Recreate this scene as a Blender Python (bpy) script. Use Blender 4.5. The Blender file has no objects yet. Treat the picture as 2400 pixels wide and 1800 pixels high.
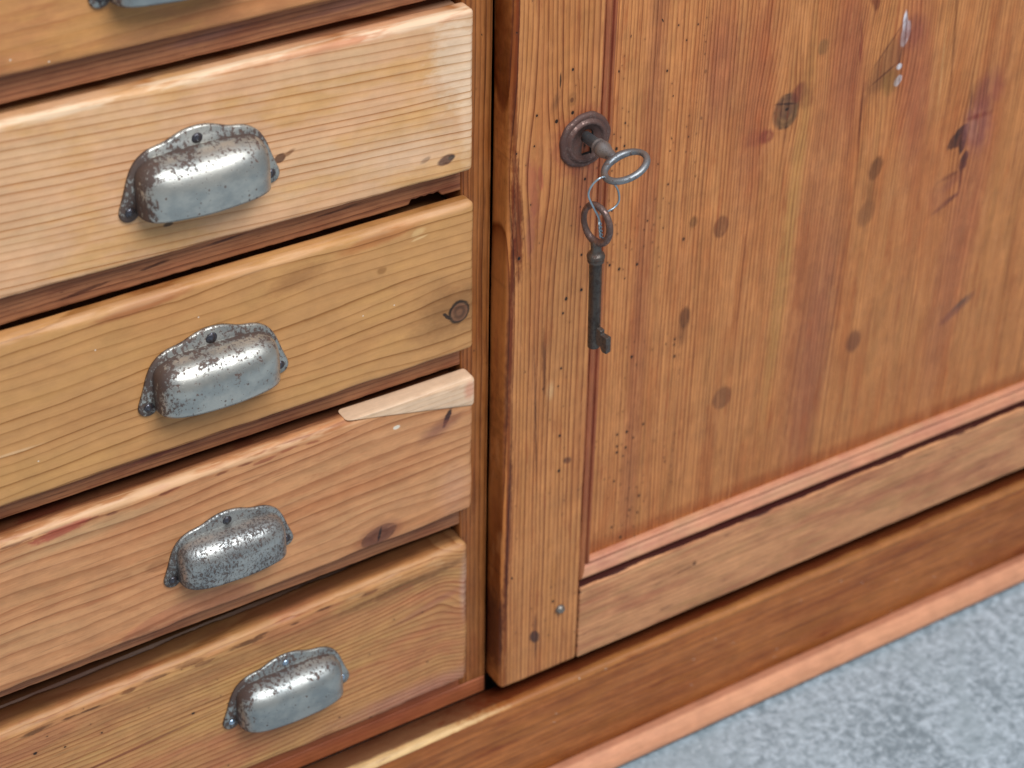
import bpy, math, random
import numpy as np
from mathutils import Vector, Matrix, noise as mnoise

C = bpy.context.scene.collection
SC = bpy.context.scene
MM = 0.001
Z0 = 450.0          # the frame's reference height above the floor, mm

# ------------------------------------------------------------------ camera
cam_d = bpy.data.cameras.new('camera'); cam = bpy.data.objects.new('camera', cam_d); C.objects.link(cam)
R = [[0.8487467145180818, -0.2953726962891968, 0.43861598794573287],
     [-0.5285225633005879, -0.5006834354088864, 0.6855508716275776],
     [0.017114750273885607, -0.8136774961826123, -0.5810645553886911]]
cam.matrix_world = Matrix([[R[i][0], -R[i][1], -R[i][2], 0] for i in range(3)] + [[0, 0, 0, 1]])
cam.matrix_world.translation = Vector((-0.5199876, -0.8717441, 0.6441628 + Z0 * MM))
cam_d.sensor_width = 36; cam_d.lens = 70.998
cam_d.clip_start = 0.02; cam_d.clip_end = 60
cam_d.dof.use_dof = True; cam_d.dof.focus_distance = 1.14; cam_d.dof.aperture_fstop = 7.6
cam_d.dof.aperture_blades = 7
SC.camera = cam

# ------------------------------------------------------------------ world and lamps
w = bpy.data.worlds.new("World"); SC.world = w; w.use_nodes = True
wt = w.node_tree; wt.nodes.clear()
wo = wt.nodes.new('ShaderNodeOutputWorld'); wb = wt.nodes.new('ShaderNodeBackground')
tc = wt.nodes.new('ShaderNodeTexCoord'); sx = wt.nodes.new('ShaderNodeSeparateXYZ'); rp = wt.nodes.new('ShaderNodeValToRGB')
mr = wt.nodes.new('ShaderNodeMapRange'); mr.inputs[1].default_value = -1; mr.inputs[2].default_value = 1
wt.links.new(tc.outputs['Generated'], sx.inputs[0]); wt.links.new(sx.outputs['Z'], mr.inputs[0])
wt.links.new(mr.outputs[0], rp.inputs[0]); wt.links.new(rp.outputs[0], wb.inputs[0]); wt.links.new(wb.outputs[0], wo.inputs[0])
cr = rp.color_ramp
cr.elements[0].position = 0.3; cr.elements[0].color = (.20, .20, .20, 1)
cr.elements[1].position = 0.95; cr.elements[1].color = (.66, .71, .78, 1)
e = cr.elements.new(.55); e.color = (.27, .27, .27, 1)
e = cr.elements.new(.72); e.color = (.40, .415, .44, 1)
wb.inputs[1].default_value = .80

def area(name, loc, target, sx_, sy_, power, col):
    ld = bpy.data.lights.new(name, 'AREA'); ld.shape = 'RECTANGLE'; ld.size = sx_; ld.size_y = sy_
    ld.energy = power; ld.color = col
    o = bpy.data.objects.new(name, ld); C.objects.link(o); o.location = loc
    d = Vector(target) - Vector(loc)
    o.rotation_euler = d.to_track_quat('-Z', 'Y').to_euler()
    return o
area('window_light', (0.05, -1.55, 2.55), (0.05, 0, .35), 1.9, 1.1, 68, (.97, .985, 1.0))

SC.view_settings.view_transform = 'Standard'
SC.view_settings.look = 'None'
SC.view_settings.exposure = 0.10
SC.view_settings.gamma = 1
SC.cycles.use_denoising = True
SC.cycles.max_bounces = 8

# ------------------------------------------------------------------ node expression helper
def lin(r, g, b, k=1.0):
    f = lambda c: ((c / 255 / 12.92) if c / 255 <= .04045 else ((c / 255 + .055) / 1.055) ** 2.4)
    return (f(r) * k, f(g) * k, f(b) * k, 1)

class T:
    """small wrapper: builds shader nodes from python expressions"""
    def __init__(s, name):
        s.m = bpy.data.materials.new(name); s.m.use_nodes = True
        s.t = s.m.node_tree; s.t.nodes.clear()
        s.out = s.t.nodes.new('ShaderNodeOutputMaterial')
        s.b = s.t.nodes.new('ShaderNodeBsdfPrincipled')
        s.t.links.new(s.b.outputs[0], s.out.inputs[0])
    def link(s, v, sock):
        if isinstance(v, E): s.t.links.new(v.s, sock)
        elif isinstance(v, (tuple, list)): sock.default_value = v
        else: sock.default_value = v
    def math(s, op, a, b=None, c=None, clamp=False):
        n = s.t.nodes.new('ShaderNodeMath'); n.operation = op; n.use_clamp = clamp
        s.link(a, n.inputs[0])
        if b is not None: s.link(b, n.inputs[1])
        if c is not None: s.link(c, n.inputs[2])
        return E(s, n.outputs[0])
    def comb(s, x, y, z):
        n = s.t.nodes.new('ShaderNodeCombineXYZ')
        for i, v in enumerate((x, y, z)): s.link(v, n.inputs[i])
        return E(s, n.outputs[0])
    def pos(s):
        tcn = s.t.nodes.new('ShaderNodeTexCoord'); sp = s.t.nodes.new('ShaderNodeSeparateXYZ')
        s.t.links.new(tcn.outputs['Object'], sp.inputs[0])
        return [E(s, sp.outputs[i]) * 1000.0 for i in range(3)]
    def noise(s, v, detail=3, rough=.5, scale=1.0, color=False, dist=0.0):
        n = s.t.nodes.new('ShaderNodeTexNoise'); n.noise_dimensions = '3D'
        s.link(v, n.inputs['Vector']); n.inputs['Scale'].default_value = scale
        n.inputs['Detail'].default_value = detail; n.inputs['Roughness'].default_value = rough
        n.inputs['Distortion'].default_value = dist
        return E(s, n.outputs['Color' if color else 'Fac'])
    def voro(s, v, scale=1.0, feature='F1', rnd=1.0, dims='3D'):
        n = s.t.nodes.new('ShaderNodeTexVoronoi'); n.feature = feature; n.voronoi_dimensions = dims
        s.link(v, n.inputs['Vector']); n.inputs['Scale'].default_value = scale
        n.inputs['Randomness'].default_value = rnd
        sp = s.t.nodes.new('ShaderNodeSeparateColor')
        if feature == 'F1':
            s.t.links.new(n.outputs['Color'], sp.inputs[0])
            return E(s, n.outputs['Distance']), E(s, sp.outputs[0]), E(s, sp.outputs[1])
        return E(s, n.outputs['Distance']), None, None
    def white(s, x):
        n = s.t.nodes.new('ShaderNodeTexWhiteNoise'); n.noise_dimensions = '1D'
        s.link(x, n.inputs['W']); return E(s, n.outputs['Value'])
    def sstep(s, x, a, b, to0=0.0, to1=1.0):
        n = s.t.nodes.new('ShaderNodeMapRange'); n.interpolation_type = 'SMOOTHSTEP'
        s.link(x, n.inputs[0]); s.link(a, n.inputs[1]); s.link(b, n.inputs[2])
        n.inputs[3].default_value = to0; n.inputs[4].default_value = to1
        return E(s, n.outputs[0])
    def mix(s, f, a, b, blend='MIX'):
        n = s.t.nodes.new('ShaderNodeMix'); n.data_type = 'RGBA'; n.blend_type = blend
        s.link(f, n.inputs[0])
        for v, i in ((a, 6), (b, 7)):
            if isinstance(v, E): s.t.links.new(v.s, n.inputs[i])
            else: n.inputs[i].default_value = v
        return E(s, n.outputs[2])
    def gain(s, col, f):     # multiply a colour by a grey factor
        v = s.comb(f, f, f)
        return s.mix(1.0, col, v, 'MULTIPLY')
    def bump(s, h, strength=.3, dist=.001, prev=None):
        n = s.t.nodes.new('ShaderNodeBump'); n.inputs['Strength'].default_value = strength
        n.inputs['Distance'].default_value = dist
        s.link(h, n.inputs['Height'])
        if prev is not None: s.t.links.new(prev.s, n.inputs['Normal'])
        return E(s, n.outputs[0])
    def ellipse(s, u, v, u0, v0, ru, rv, rot=0.0, soft=.3, jag=0.0, jn=None, both=False):
        """1 inside a (ragged) ellipse, 0 outside"""
        c, sn = math.cos(math.radians(rot)), math.sin(math.radians(rot))
        du = u - u0; dv = v - v0
        a = (du * c + dv * sn) * (1 / ru); b = (dv * c - du * sn) * (1 / rv)
        d = s.math('SQRT', a * a + b * b)
        if jag: d = d + (jn - .5) * jag
        m = s.sstep(d, 1 - soft, 1 + soft, 1.0, 0.0)
        return (m, d) if both else m

class E:
    def __init__(s, t, sock): s.t = t; s.s = sock
    def __add__(s, o): return s.t.math('ADD', s, o)
    __radd__ = __add__
    def __mul__(s, o): return s.t.math('MULTIPLY', s, o)
    __rmul__ = __mul__
    def __sub__(s, o): return s.t.math('SUBTRACT', s, o)
    def __rsub__(s, o): return s.t.math('SUBTRACT', o, s)
    def __pow__(s, o): return s.t.math('POWER', s, o)
    def fract(s): return s.t.math('FRACT', s)
    def floor(s): return s.t.math('FLOOR', s)
    def clamp(s): return s.t.math('ADD', s, 0.0, clamp=True)

# ------------------------------------------------------------------ wood
def wood(name, light, dark, axis='X', seed=0.0, spacing=5.0, tilt=0.0, warp=5.0, warp_len=150.0, small=.5,
         line=.8, power=4.0, cath=None, knots=(), marks=(), pink=None, pink_amt=.4, tan=None, tan_amt=.3,
         fiber=.16, worms=0.0, worm_cell=14.0, worm_zone=None, fleck=0.3, rough=.45, ridge=.35, stain=None,
         blot_u=90.0, blot_v=28.0, spec=.36, streak=.25, spacing_var=1.2, fiber_v=1.0, speck=None, coat=0.0, bendu=None, grime_shade=None, arris=None, grunge=.7, sat=1.05):
    """procedural pine, millimetre units. u runs along the grain, v across it on the face, d is depth."""
    t = T(name)
    X, Y, Z = t.pos()
    u, v, d = (X, Z, Y) if axis == 'X' else (Z, X, Y)
    u0, v0 = u, v
    if tilt:
        c, sn = math.cos(math.radians(tilt)), math.sin(math.radians(tilt))
        u, v = u * c + v * sn, v * c - u * sn
    if bendu:                      # grain that bends: v += amp*smooth(u)
        ub, wb_, amp = bendu
        v = v + t.sstep(u0, ub - wb_, ub + wb_) * amp
    big = t.noise(t.comb(u * (1 / warp_len) + seed * 3.7, v * (1 / 38.) + seed * 1.3, d * (1 / 40.) + seed), 1.5, .5)
    sml = t.noise(t.comb(u * (1 / 22.) + seed, v * (1 / 9.) + seed * 2.1, d * .1 + 3.3 * seed), 3, .6)
    vv = v + (big - .5) * (2 * warp) + (sml - .5) * (2 * small)
    for (ku, kv, lu, lv, a) in knots:     # rings part and squeeze round a knot
        du = (u0 - ku) * (1 / lu); dv = (v0 - kv) * (1 / lv)
        g = t.math('EXPONENT', (du * du + dv * dv) * -1.0)
        vv = vv + (v0 - kv) * g * (-a)
    if cath:
        vc, h, slope = cath
        q = vv - vc
        vv = t.math('SQRT', q * q + h * h) + u * slope
    sv = t.noise(t.comb(vv * (1 / (spacing * 5.5)) + seed * 5, seed, d * .01), 1, .5)
    r = vv * (1 / spacing) + (sv - .5) * (2 * spacing_var)
    ph = r.fract(); idx = r.floor()
    strength = t.white(idx + seed) * .5 + .5
    prof = (ph ** power) * t.sstep(ph, .90, 1.0, 1.0, 0.0)
    nrm = 1.0 / (.93 ** power * .9)
    brk = t.noise(t.comb(u * (1 / 60.) + 9 * seed, vv * .3, d * .05), 2, .6)
    late = (prof * nrm * strength * t.sstep(brk, .15, .55, .75, 1.05)).clamp()
    f1 = t.noise(t.comb(u * (1 / 26.) + seed, v * (1 / fiber_v), d * (1 / fiber_v)), 3, .65)
    f2 = t.noise(t.comb(u * (1 / 70.) + seed * 2, v * (1 / 3.1), d * (1 / 3.)), 2, .6)
    blot = t.noise(t.comb(u * (1 / blot_u) + seed * 7, v * (1 / blot_v) + seed, d * .02), 4, .6)
    blot2 = t.noise(t.comb(u * (1 / (blot_u * .8)) + seed * 11 + 40, v * (1 / (blot_v * .7)) + seed, d * .02), 4, .6)
    jn = t.noise(t.comb(u0 * .16 + seed, v0 * .3 + seed, d * .2), 4, .65)
    col = light
    if pink:
        pink = (pink[0], pink[1] * 1.03, pink[2] * .82, 1)
        col = t.mix(t.sstep(blot, .42, .68) * pink_amt, col, pink)
    if tan: col = t.mix(t.sstep(blot2, .45, .66) * tan_amt, col, tan)
    if stain: # dark ingrained streaks along the grain
        st = t.noise(t.comb(u * (1 / 130.) + seed * 5, v * (1 / 4.2), d * .2), 3, .6)
        col = t.mix(t.sstep(st, .52, .72) * stain[1], col, stain[0])
    for mk in marks:
        (mu, mv, ru, rv, rot, soft, jag, mcol, amt) = mk[:9]
        e_, dd_ = t.ellipse(u0, v0, mu, mv, ru, rv, rot, soft, jag, jn, True)
        if len(mk) > 9:      # a knot: rings inside, a dark bark ring round it
            rg = t.math('SINE', dd_ * mk[9]) * .22 + .78
            mcol = t.gain(mcol, rg)
            col = t.mix(e_ * amt, col, mcol)
            ring = t.sstep(t.math('ABSOLUTE', dd_ - 1.0), 0.02, .14, 1.0, 0.0) * t.sstep(jn, .35, .62)
            col = t.mix(ring * .75, col, (.05, .028, .018, 1))
        else:
            col = t.mix(e_ * amt, col, mcol)
    ratio = tuple(min(1.0, dark[i] / light[i]) for i in range(3)) + (1,)
    col = t.mix(1.0, col, t.mix((late * line).clamp(), (1, 1, 1, 1), ratio), 'MULTIPLY')
    # fine darker streaks
    sk = t.noise(t.comb(u * (1 / 34.) + seed * 13, v * (1 / 1.3), d * .5), 2, .5)
    col = t.gain(col, (1 - t.sstep(sk, .60, .78) * streak))
    col = t.gain(col, (f1 - .5) * (2.9 * fiber) + (f2 - .5) * (1.6 * fiber) + 1.0)
    fk = t.noise(t.comb(u * (1 / 7.) + seed, v * (1 / .8), d * .7), 1, .5)
    fkm = t.sstep(fk, .74, .80) * fleck
    col = t.mix(fkm, col, (dark[0] * .45, dark[1] * .38, dark[2] * .35, 1))
    # broken patches of old stain caught in the pores, a few millimetres across
    g3 = t.noise(t.comb(u * (1 / 15.) + seed * 3, v * (1 / 3.6) + seed, d * .15), 4, .7)
    g4 = t.noise(t.comb(u * (1 / 44.) + seed * 4, v * (1 / 7.5) + seed * 2, d * .1), 5, .72)
    rb = pink if pink else dark
    col = t.mix(t.sstep(g4, .54, .70) * (.55 * grunge), col, (rb[0] * .72, rb[1] * .58, rb[2] * .58, 1))
    col = t.mix(t.sstep(g4, .46, .34) * (.35 * grunge), col, (min(1, light[0] * 1.12), min(1, light[1] * 1.16), min(1, light[2] * 1.25), 1))
    col = t.gain(col, (g3 - .5) * (.55 * grunge) + 1.0)
    # planing marks / grime mottling at hand scale
    mot = t.noise(t.comb(X * .06, Z * .06, Y * .06 + seed), 5, .65)
    col = t.gain(col, (mot - .5) * .44 + 1.0)
    if arris:      # bare wood of the worn top edge, its highlight painted in too
        (zr, slope, acol, aamt) = arris
        an_ = t.noise(t.comb(X * .03 + seed, Y * .2, Z * .15), 3, .6)
        am = t.sstep(Z - X * slope - zr, -5.0, -2.4) * t.sstep(Y + (an_ - .5) * 5.0, -7.0, -8.6) * t.sstep(an_, .38, .56, .0, 1.0)
        col = t.mix(am * aamt, col, acol)
    if grime_shade:      # dirt on ledges and in joints, with the gap shade painted into it
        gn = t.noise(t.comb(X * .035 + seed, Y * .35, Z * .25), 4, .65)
        gm = t.sstep(Y + (gn - .5) * 7.0, grime_shade[0], grime_shade[1])
        col = t.mix(gm * grime_shade[3], col, grime_shade[2])
    hs = t.t.nodes.new('ShaderNodeHueSaturation'); hs.inputs['Saturation'].default_value = sat
    t.link(col, hs.inputs['Color']); col = E(t, hs.outputs[0])
    bumph = (f1 - .5) * .30 + late * (-ridge) + (f2 - .5) * .1
    if worms:
        dist, c1, c2 = t.voro(t.comb(u0 * (.8 / worm_cell) + seed, v0 * (1 / worm_cell) + seed, seed), 1.0, dims='2D')
        wcl = t.noise(t.comb(u0 * .018 + seed, v0 * .045 + seed, seed), 2, .5)
        wthr = t.sstep(wcl, .46, .64, .05 * worms, 2.4 * worms)
        rad = c2 * c2 * c2 * (.85 / worm_cell) + (.16 / worm_cell) + (jn - .5) * (.5 / worm_cell)
        m_ = t.sstep(dist - rad, -.1 / worm_cell, .22 / worm_cell, 1.0, 0.0) * t.math('LESS_THAN', c1, wthr)
        if worm_zone:
            zu, zw = worm_zone
            m_ = m_ * t.sstep(t.math('ABSOLUTE', v0 - zu), zw * .7, zw * 1.2, 1.0, 0.0)
        dirt = t.sstep(dist - rad, 0.0, 1.6 / worm_cell, 1.0, 0.0) * t.math('LESS_THAN', c1, wthr)
        if worm_zone: dirt = dirt * t.sstep(t.math('ABSOLUTE', v0 - zu), zw * .7, zw * 1.2, 1.0, 0.0)
        col = t.mix(dirt * .22, col, (dark[0] * .4, dark[1] * .35, dark[2] * .35, 1))
        col = t.mix(m_ * .96, col, (.006, .004, .003, 1))
        bumph = bumph - m_ * 1.2
    if speck:   # random pale dust specks
        dist, c1, c2 = t.voro(t.comb(u0 * .05 + 3 * seed, v0 * .05, seed), 1.0, dims='2D')
        m_ = t.sstep(dist, .018, .03, 1.0, 0.0) * t.math('LESS_THAN', c1, speck)
        col = t.mix(m_ * .8, col, (.75, .66, .55, 1))
    t.link(col, t.b.inputs['Base Color'])
    t.link(((blot - .5) * .3 + late * (-.06) + (f2 - .5) * .2 + (rough + .06)).clamp(), t.b.inputs['Roughness'])
    t.b.inputs['Specular IOR Level'].default_value = spec
    if coat:
        t.b.inputs['Coat Weight'].default_value = coat; t.b.inputs['Coat Roughness'].default_value = .32
    waves = t.noise(t.comb(X * .022, Z * .03, Y * .02 + seed), 2, .5)
    b1 = t.bump(waves, .55, .0035)
    t.link(t.bump(bumph, .5, .0006, b1), t.b.inputs['Normal'])
    return t.m

K = 1.0
def c(r, g, b, k=1.0): return lin(r, g, b, K * k)
BLACK = (.008, .006, .007, 1)

# ------------------------------------------------------------------ mesh helpers (coordinates in mm, relative to the frame datum)
CAB_ORIGIN = (0, 0, Z0)
def finish(name, V, F, mats, parent=None, smooth=True, origin=None, mi=None):
    V = np.asarray(V, float) * MM
    me = bpy.data.meshes.new(name)
    me.from_pydata(V.tolist(), [], [list(map(int, f)) for f in F])
    for m in (mats if isinstance(mats, (list, tuple)) else [mats]): me.materials.append(m)
    if smooth: me.polygons.foreach_set('use_smooth', [True] * len(me.polygons))
    if mi is not None: me.polygons.foreach_set('material_index', mi)
    me.update()
    o = bpy.data.objects.new(name, me); C.objects.link(o)
    if parent is not None: o.parent = parent
    return o

def empty(name, loc=(0, 0, 0), parent=None):
    o = bpy.data.objects.new(name, None); C.objects.link(o); o.location = [q * MM for q in loc]
    o.empty_display_size = .02
    if parent is not None: o.parent = parent
    return o

def axis_coords(a, b, r, res):
    n = 5
    if b - a <= 2.2 * r: return np.linspace(a, b, 9)
    k = 1 - np.cos(np.linspace(0, math.pi / 2, n))
    lo = a + r * np.tan(np.linspace(0, math.pi / 4, n)) if False else a + r * np.linspace(0, 1, n)
    hi = b - r * np.linspace(0, 1, n)[::-1]
    m = max(1, int(round((b - a - 2 * r) / res)))
    return np.concatenate([lo, np.linspace(a + r, b - r, m + 1)[1:-1], hi])

def rbox(x0, x1, y0, y1, z0, z1, r=2.0, res=4.0, wear=0.0, seed=0.0, chips=0.0, resy=None, wearlen=30.0):
    """rounded board, its arrises worn by noise"""
    r = min(r, (y1 - y0) * .45, (z1 - z0) * .45, (x1 - x0) * .45)
    ax = [axis_coords(x0, x1, r, res), axis_coords(y0, y1, r, resy or res), axis_coords(z0, z1, r, res)]
    lo = np.array([x0, y0, z0]); hi = np.array([x1, y1, z1])
    index = {}; V = []; F = []
    def vid(p):
        k = (round(p[0], 3), round(p[1], 3), round(p[2], 3))
        if k not in index: index[k] = len(V); V.append(p)
        return index[k]
    for a in range(3):
        b, c_ = (a + 1) % 3, (a + 2) % 3
        for side in (0, 1):
            val = (lo, hi)[side][a]
            g = np.empty((len(ax[b]), len(ax[c_])), int)
            for i, pb in enumerate(ax[b]):
                for j, pc in enumerate(ax[c_]):
                    p = [0, 0, 0]; p[a] = val; p[b] = pb; p[c_] = pc
                    g[i, j] = vid(p)
            for i in range(g.shape[0] - 1):
                for j in range(g.shape[1] - 1):
                    q = [g[i, j], g[i + 1, j], g[i + 1, j + 1], g[i, j + 1]]
                    F.append(q if side else q[::-1])
    V = np.array(V, float)
    # rounding: radius varies along the arris
    q = np.clip(V, lo + r, hi - r); dd = V - q
    L = np.linalg.norm(dd, axis=1); L[L == 0] = 1
    nrm = dd / L[:, None]
    edge = (np.abs(dd) > 1e-6).sum(1) >= 2
    V = q + r * nrm * (np.linalg.norm(dd, axis=1) > 0)[:, None] + 0 * V
    if wear or chips:
        for i in np.nonzero((np.abs(dd) > r * .02).sum(1) >= 2)[0]:
            p = V[i]
            n1 = mnoise.noise(Vector((p[0] / wearlen + seed, p[1] / wearlen, p[2] / wearlen + seed)))
            n2 = mnoise.noise(Vector((p[0] / 5 + seed, p[1] / 5 + 7, p[2] / 5)))
            s = min(1.0, (np.sort(np.abs(dd[i]))[1] / r) * 1.4)
            dsp = wear * max(0, n1 + .1) * 2.0 + chips * max(0, n2 - .12) * 2.5
            V[i] = p - nrm[i] * dsp * s
    return V, F

def join(parts):
    V = []; F = []; M = []; off = 0
    for k, (v, f) in enumerate(parts):
        V.append(np.asarray(v)); F += [[a + off for a in ff] for ff in f]; M += [k] * len(f); off += len(v)
    return np.concatenate(V), F, M

def sweepx(profile, x0, x1, n, wear=0.0, seed=0.0, wl=30.0):
    """profile: closed list of (y, z); run along x"""
    P = np.array(profile, float); m = len(P); V = []; F = []
    for i in range(n + 1):
        x = x0 + (x1 - x0) * i / n
        for (y, z) in P:
            dn = wear * mnoise.noise(Vector((x / wl + seed, y / 8, z / 8)))
            V.append((x, y + dn, z + dn * .6))
    for i in range(n):
        for j in range(m):
            k = (j + 1) % m
            F.append([i * m + j, i * m + k, (i + 1) * m + k, (i + 1) * m + j])
    F.append(list(range(m))); F.append([n * m + j for j in range(m)][::-1])
    return V, F

def flip_ok(o):
    import bmesh
    bm = bmesh.new(); bm.from_mesh(o.data); bmesh.ops.recalc_face_normals(bm, faces=bm.faces); bm.to_mesh(o.data); bm.free()
    return o

def tube(pts, rad, seg=12, closed=False, rads=None):
    P = [Vector(p) for p in pts]; n = len(P); V = []; F = []
    up = None
    for i in range(n):
        a = P[(i - 1) % n] if closed or i > 0 else P[i]
        b = P[(i + 1) % n] if closed or i < n - 1 else P[i]
        t_ = (b - a).normalized()
        if up is None:
            up = t_.orthogonal().normalized()
        up = (up - t_ * up.dot(t_)).normalized(); s_ = t_.cross(up)
        rr = rads[i] if rads is not None else rad
        ra, rb = (rr if isinstance(rr, tuple) else (rr, rr))
        for k in range(seg):
            an = 2 * math.pi * k / seg
            V.append(P[i] + up * (ra * math.cos(an)) + s_ * (rb * math.sin(an)))
    for i in range(n if closed else n - 1):
        j = (i + 1) % n
        for k in range(seg):
            l = (k + 1) % seg
            F.append([i * seg + k, i * seg + l, j * seg + l, j * seg + k])
    if not closed:
        F.append(list(range(seg))[::-1]); F.append([(n - 1) * seg + k for k in range(seg)])
    return np.array([tuple(v) for v in V]), F

def lathe(profile, seg=48, axis='Y', center=(0, 0, 0)):
    """profile: list of (r, h); h runs along -Y (out of the door) or Z"""
    V = []; F = []; n = len(profile)
    for (r, h) in profile:
        for k in range(seg):
            a = 2 * math.pi * k / seg
            if axis == 'Y': V.append((center[0] + r * math.cos(a), center[1] - h, center[2] + r * math.sin(a)))
            else: V.append((center[0] + r * math.cos(a), center[1] + r * math.sin(a), center[2] + h))
    for i in range(n - 1):
        for k in range(seg):
            l = (k + 1) % seg
            F.append([i * seg + k, i * seg + l, (i + 1) * seg + l, (i + 1) * seg + k])
    F.append([k for k in range(seg)][::-1]); F.append([(n - 1) * seg + k for k in range(seg)])
    return np.array(V), F

def spline(pts, n, closed=False):
    P = [Vector(p) for p in pts]; m = len(P); out = []
    segs = m if closed else m - 1
    for i in range(segs):
        p0 = P[(i - 1) % m] if closed or i > 0 else P[0]
        p1 = P[i]; p2 = P[(i + 1) % m]; p3 = P[(i + 2) % m] if closed or i + 2 < m else P[m - 1]
        for k in range(n):
            t_ = k / n
            out.append(.5 * ((2 * p1) + (p2 - p0) * t_ + (2 * p0 - 5 * p1 + 4 * p2 - p3) * t_ ** 2 + (-p0 + 3 * p1 - 3 * p2 + p3) * t_ ** 3))
    if not closed: out.append(P[-1])
    return out

# ------------------------------------------------------------------ the floor
def floor_mat():
    t = T('pale_concrete'); X, Y, Z = t.pos()
    a = t.noise(t.comb(X * (1 / 8.), Y * (1 / 8.), 0.0), 6, .7, dist=.3)
    b = t.noise(t.comb(X * (1 / 95.) + 3.1, Y * (1 / 95.) + 1.2, 2.0), 4, .6, dist=.6)
    g = t.noise(t.comb(X * (1 / 4.6), Y * (1 / 4.2), 5.0), 4, .7)
    col = t.mix(t.sstep(a * .65 + b * .35, .36, .62), c(120, 134, 142), c(190, 204, 214))
    patch = t.sstep(b, .46, .60)
    col = t.mix(patch * .6, col, c(138, 153, 160))
    col = t.mix(t.sstep(g, .56, .70) * .55, col, c(214, 226, 234))
    col = t.mix(t.sstep(g, .44, .30) * .5, col, c(96, 112, 124))
    t.link(col, t.b.inputs['Base Color'])
    t.link((a - .5) * .3 + .55, t.b.inputs['Roughness'])
    t.link(t.bump(g * .5 + a, .4, .0012), t.b.inputs['Normal'])
    return t.m
n = 24
gx = np.linspace(-3200, 3200, n + 1); gy = np.linspace(-3600, 1500, n + 1)
V = [(x, y, 0) for x in gx for y in gy]
F = [[i * (n + 1) + j, (i + 1) * (n + 1) + j, (i + 1) * (n + 1) + j + 1, i * (n + 1) + j + 1] for i in range(n) for j in range(n)]
fl = finish('floor', V, F, floor_mat()); fl['kind'] = 'structure'

# ------------------------------------------------------------------ the cabinet
cab = empty('cabinet', CAB_ORIGIN)
cab['label'] = 'old waxed pine cabinet with drawers on the left and a panelled door on the right'
cab['category'] = 'cabinet'

M = {}
M['frame'] = wood('frame_pine', c(164, 106, 64), c(88, 44, 22), 'Z', 1.7, 3.4, warp=3, line=.9, power=3, pink=c(136, 72, 50), pink_amt=.55,
                  tan=c(140, 82, 38), tan_amt=.5, stain=(c(74, 28, 14), .55), worms=.16, worm_cell=13, rough=.42, streak=.35)
M['rail'] = wood('rail_pine', c(172, 116, 80), c(100, 52, 34), 'X', 4.1, 3.0, warp=2, line=.7, power=2.5, pink=c(146, 84, 66), pink_amt=.6,
                 tan=c(170, 116, 80), tan_amt=.4, fleck=.8, streak=.5, rough=.48, blot_u=60, blot_v=16, stain=(c(92, 34, 26), .45), sat=1.0,
                  marks=[(-190, 66, 9, .9, 6, .5, 1.5, c(60, 26, 18), .8), (-150, 69, 14, .7, 3, .5, 1.4, c(70, 30, 22), .8), (-230, 63, 12, 1.0, 5, .5, 1.5, c(66, 26, 20), .75), (-80, 67, 12, .7, 2, .5, 1.4, c(80, 40, 30), .7), (-120, -56, 13, .8, 4, .5, 1.4, c(70, 30, 22), .75), (-60, -54, 16, 1.6, 3, .6, 1.4, c(150, 92, 76), .6), (-200, -58, 20, 1.5, 3, .6, 1.4, c(124, 54, 46), .7), (-150, 190, 20, 2.4, 3, .6, 1.2, c(150, 104, 92), .6), (-60, 190, 30, 3, 3, .6, 1.2, c(156, 108, 96), .5)])
M['bottom_rail'] = wood('bottom_rail_pine', c(172, 104, 72), c(120, 60, 36), 'X', 5.3, 4, warp=2, line=.6, power=2.5, pink=c(150, 78, 66), pink_amt=.6, rough=.45)
M['plinth'] = wood('plinth_pine', c(184, 116, 70), c(104, 54, 26), 'X', 6.6, 5.5, warp=4, line=.55, power=1.6, pink=c(140, 72, 48), pink_amt=.6,
                   tan=c(160, 98, 50), tan_amt=.5, blot_u=110, blot_v=22, streak=.3, rough=.42, fleck=.6, grunge=1.1,
                   stain=(c(124, 62, 34), .5), speck=.25, grime_shade=(-17.2, -14.5, c(84, 26, 18), .8),  # dark red band on the plinth top paints the shade under the door
                   marks=[(300, -353.8, 287, 3.6, 0, .25, .1, c(176, 130, 84), .35), (-190, -353.4, 204, 3.0, 0, .15, .4, c(240, 204, 150), .85)])  # pale bands: worn arris plus the highlight along it, painted in
M['moulding'] = wood('base_moulding_pine', c(214, 146, 106), c(190, 120, 80), 'X', 8.2, 6, warp=2, line=.3, power=2, pink=c(216, 150, 118), pink_amt=.5, rough=.5, fleck=.05, streak=.15, sat=.95, marks=[(300, -447, 900, 2.2, 0, .5, 1.2, c(60, 44, 40), .9), (300, -431.0, 900, 1.0, 0, .4, .8, c(150, 84, 54), .6)])  # dark foot band stands in for the contact shadow at the floor
M['mould_h'] = wood('panel_moulding_pine', c(206, 148, 118), c(140, 80, 58), 'X', 9.3, 5, warp=1, line=.35, power=2, pink=c(190, 128, 118), pink_amt=.7, tan=c(200, 160, 124), tan_amt=.5, rough=.42, fleck=.2, blot_u=50, blot_v=12,
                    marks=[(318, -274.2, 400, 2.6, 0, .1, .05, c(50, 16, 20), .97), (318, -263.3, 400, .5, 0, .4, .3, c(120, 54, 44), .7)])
M['mould_v'] = wood('panel_moulding_upright_pine', c(170, 108, 72), c(112, 56, 36), 'Z', 10.3, 4, warp=1, line=.5, power=2, pink=c(150, 82, 70), pink_amt=.7, rough=.42, fleck=.2,
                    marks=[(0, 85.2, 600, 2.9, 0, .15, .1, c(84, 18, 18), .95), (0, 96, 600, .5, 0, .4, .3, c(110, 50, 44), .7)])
M['carcass'] = wood('carcass_pine', c(150, 98, 62), c(100, 56, 30), 'Z', 12.3, 6, rough=.5)
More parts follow.
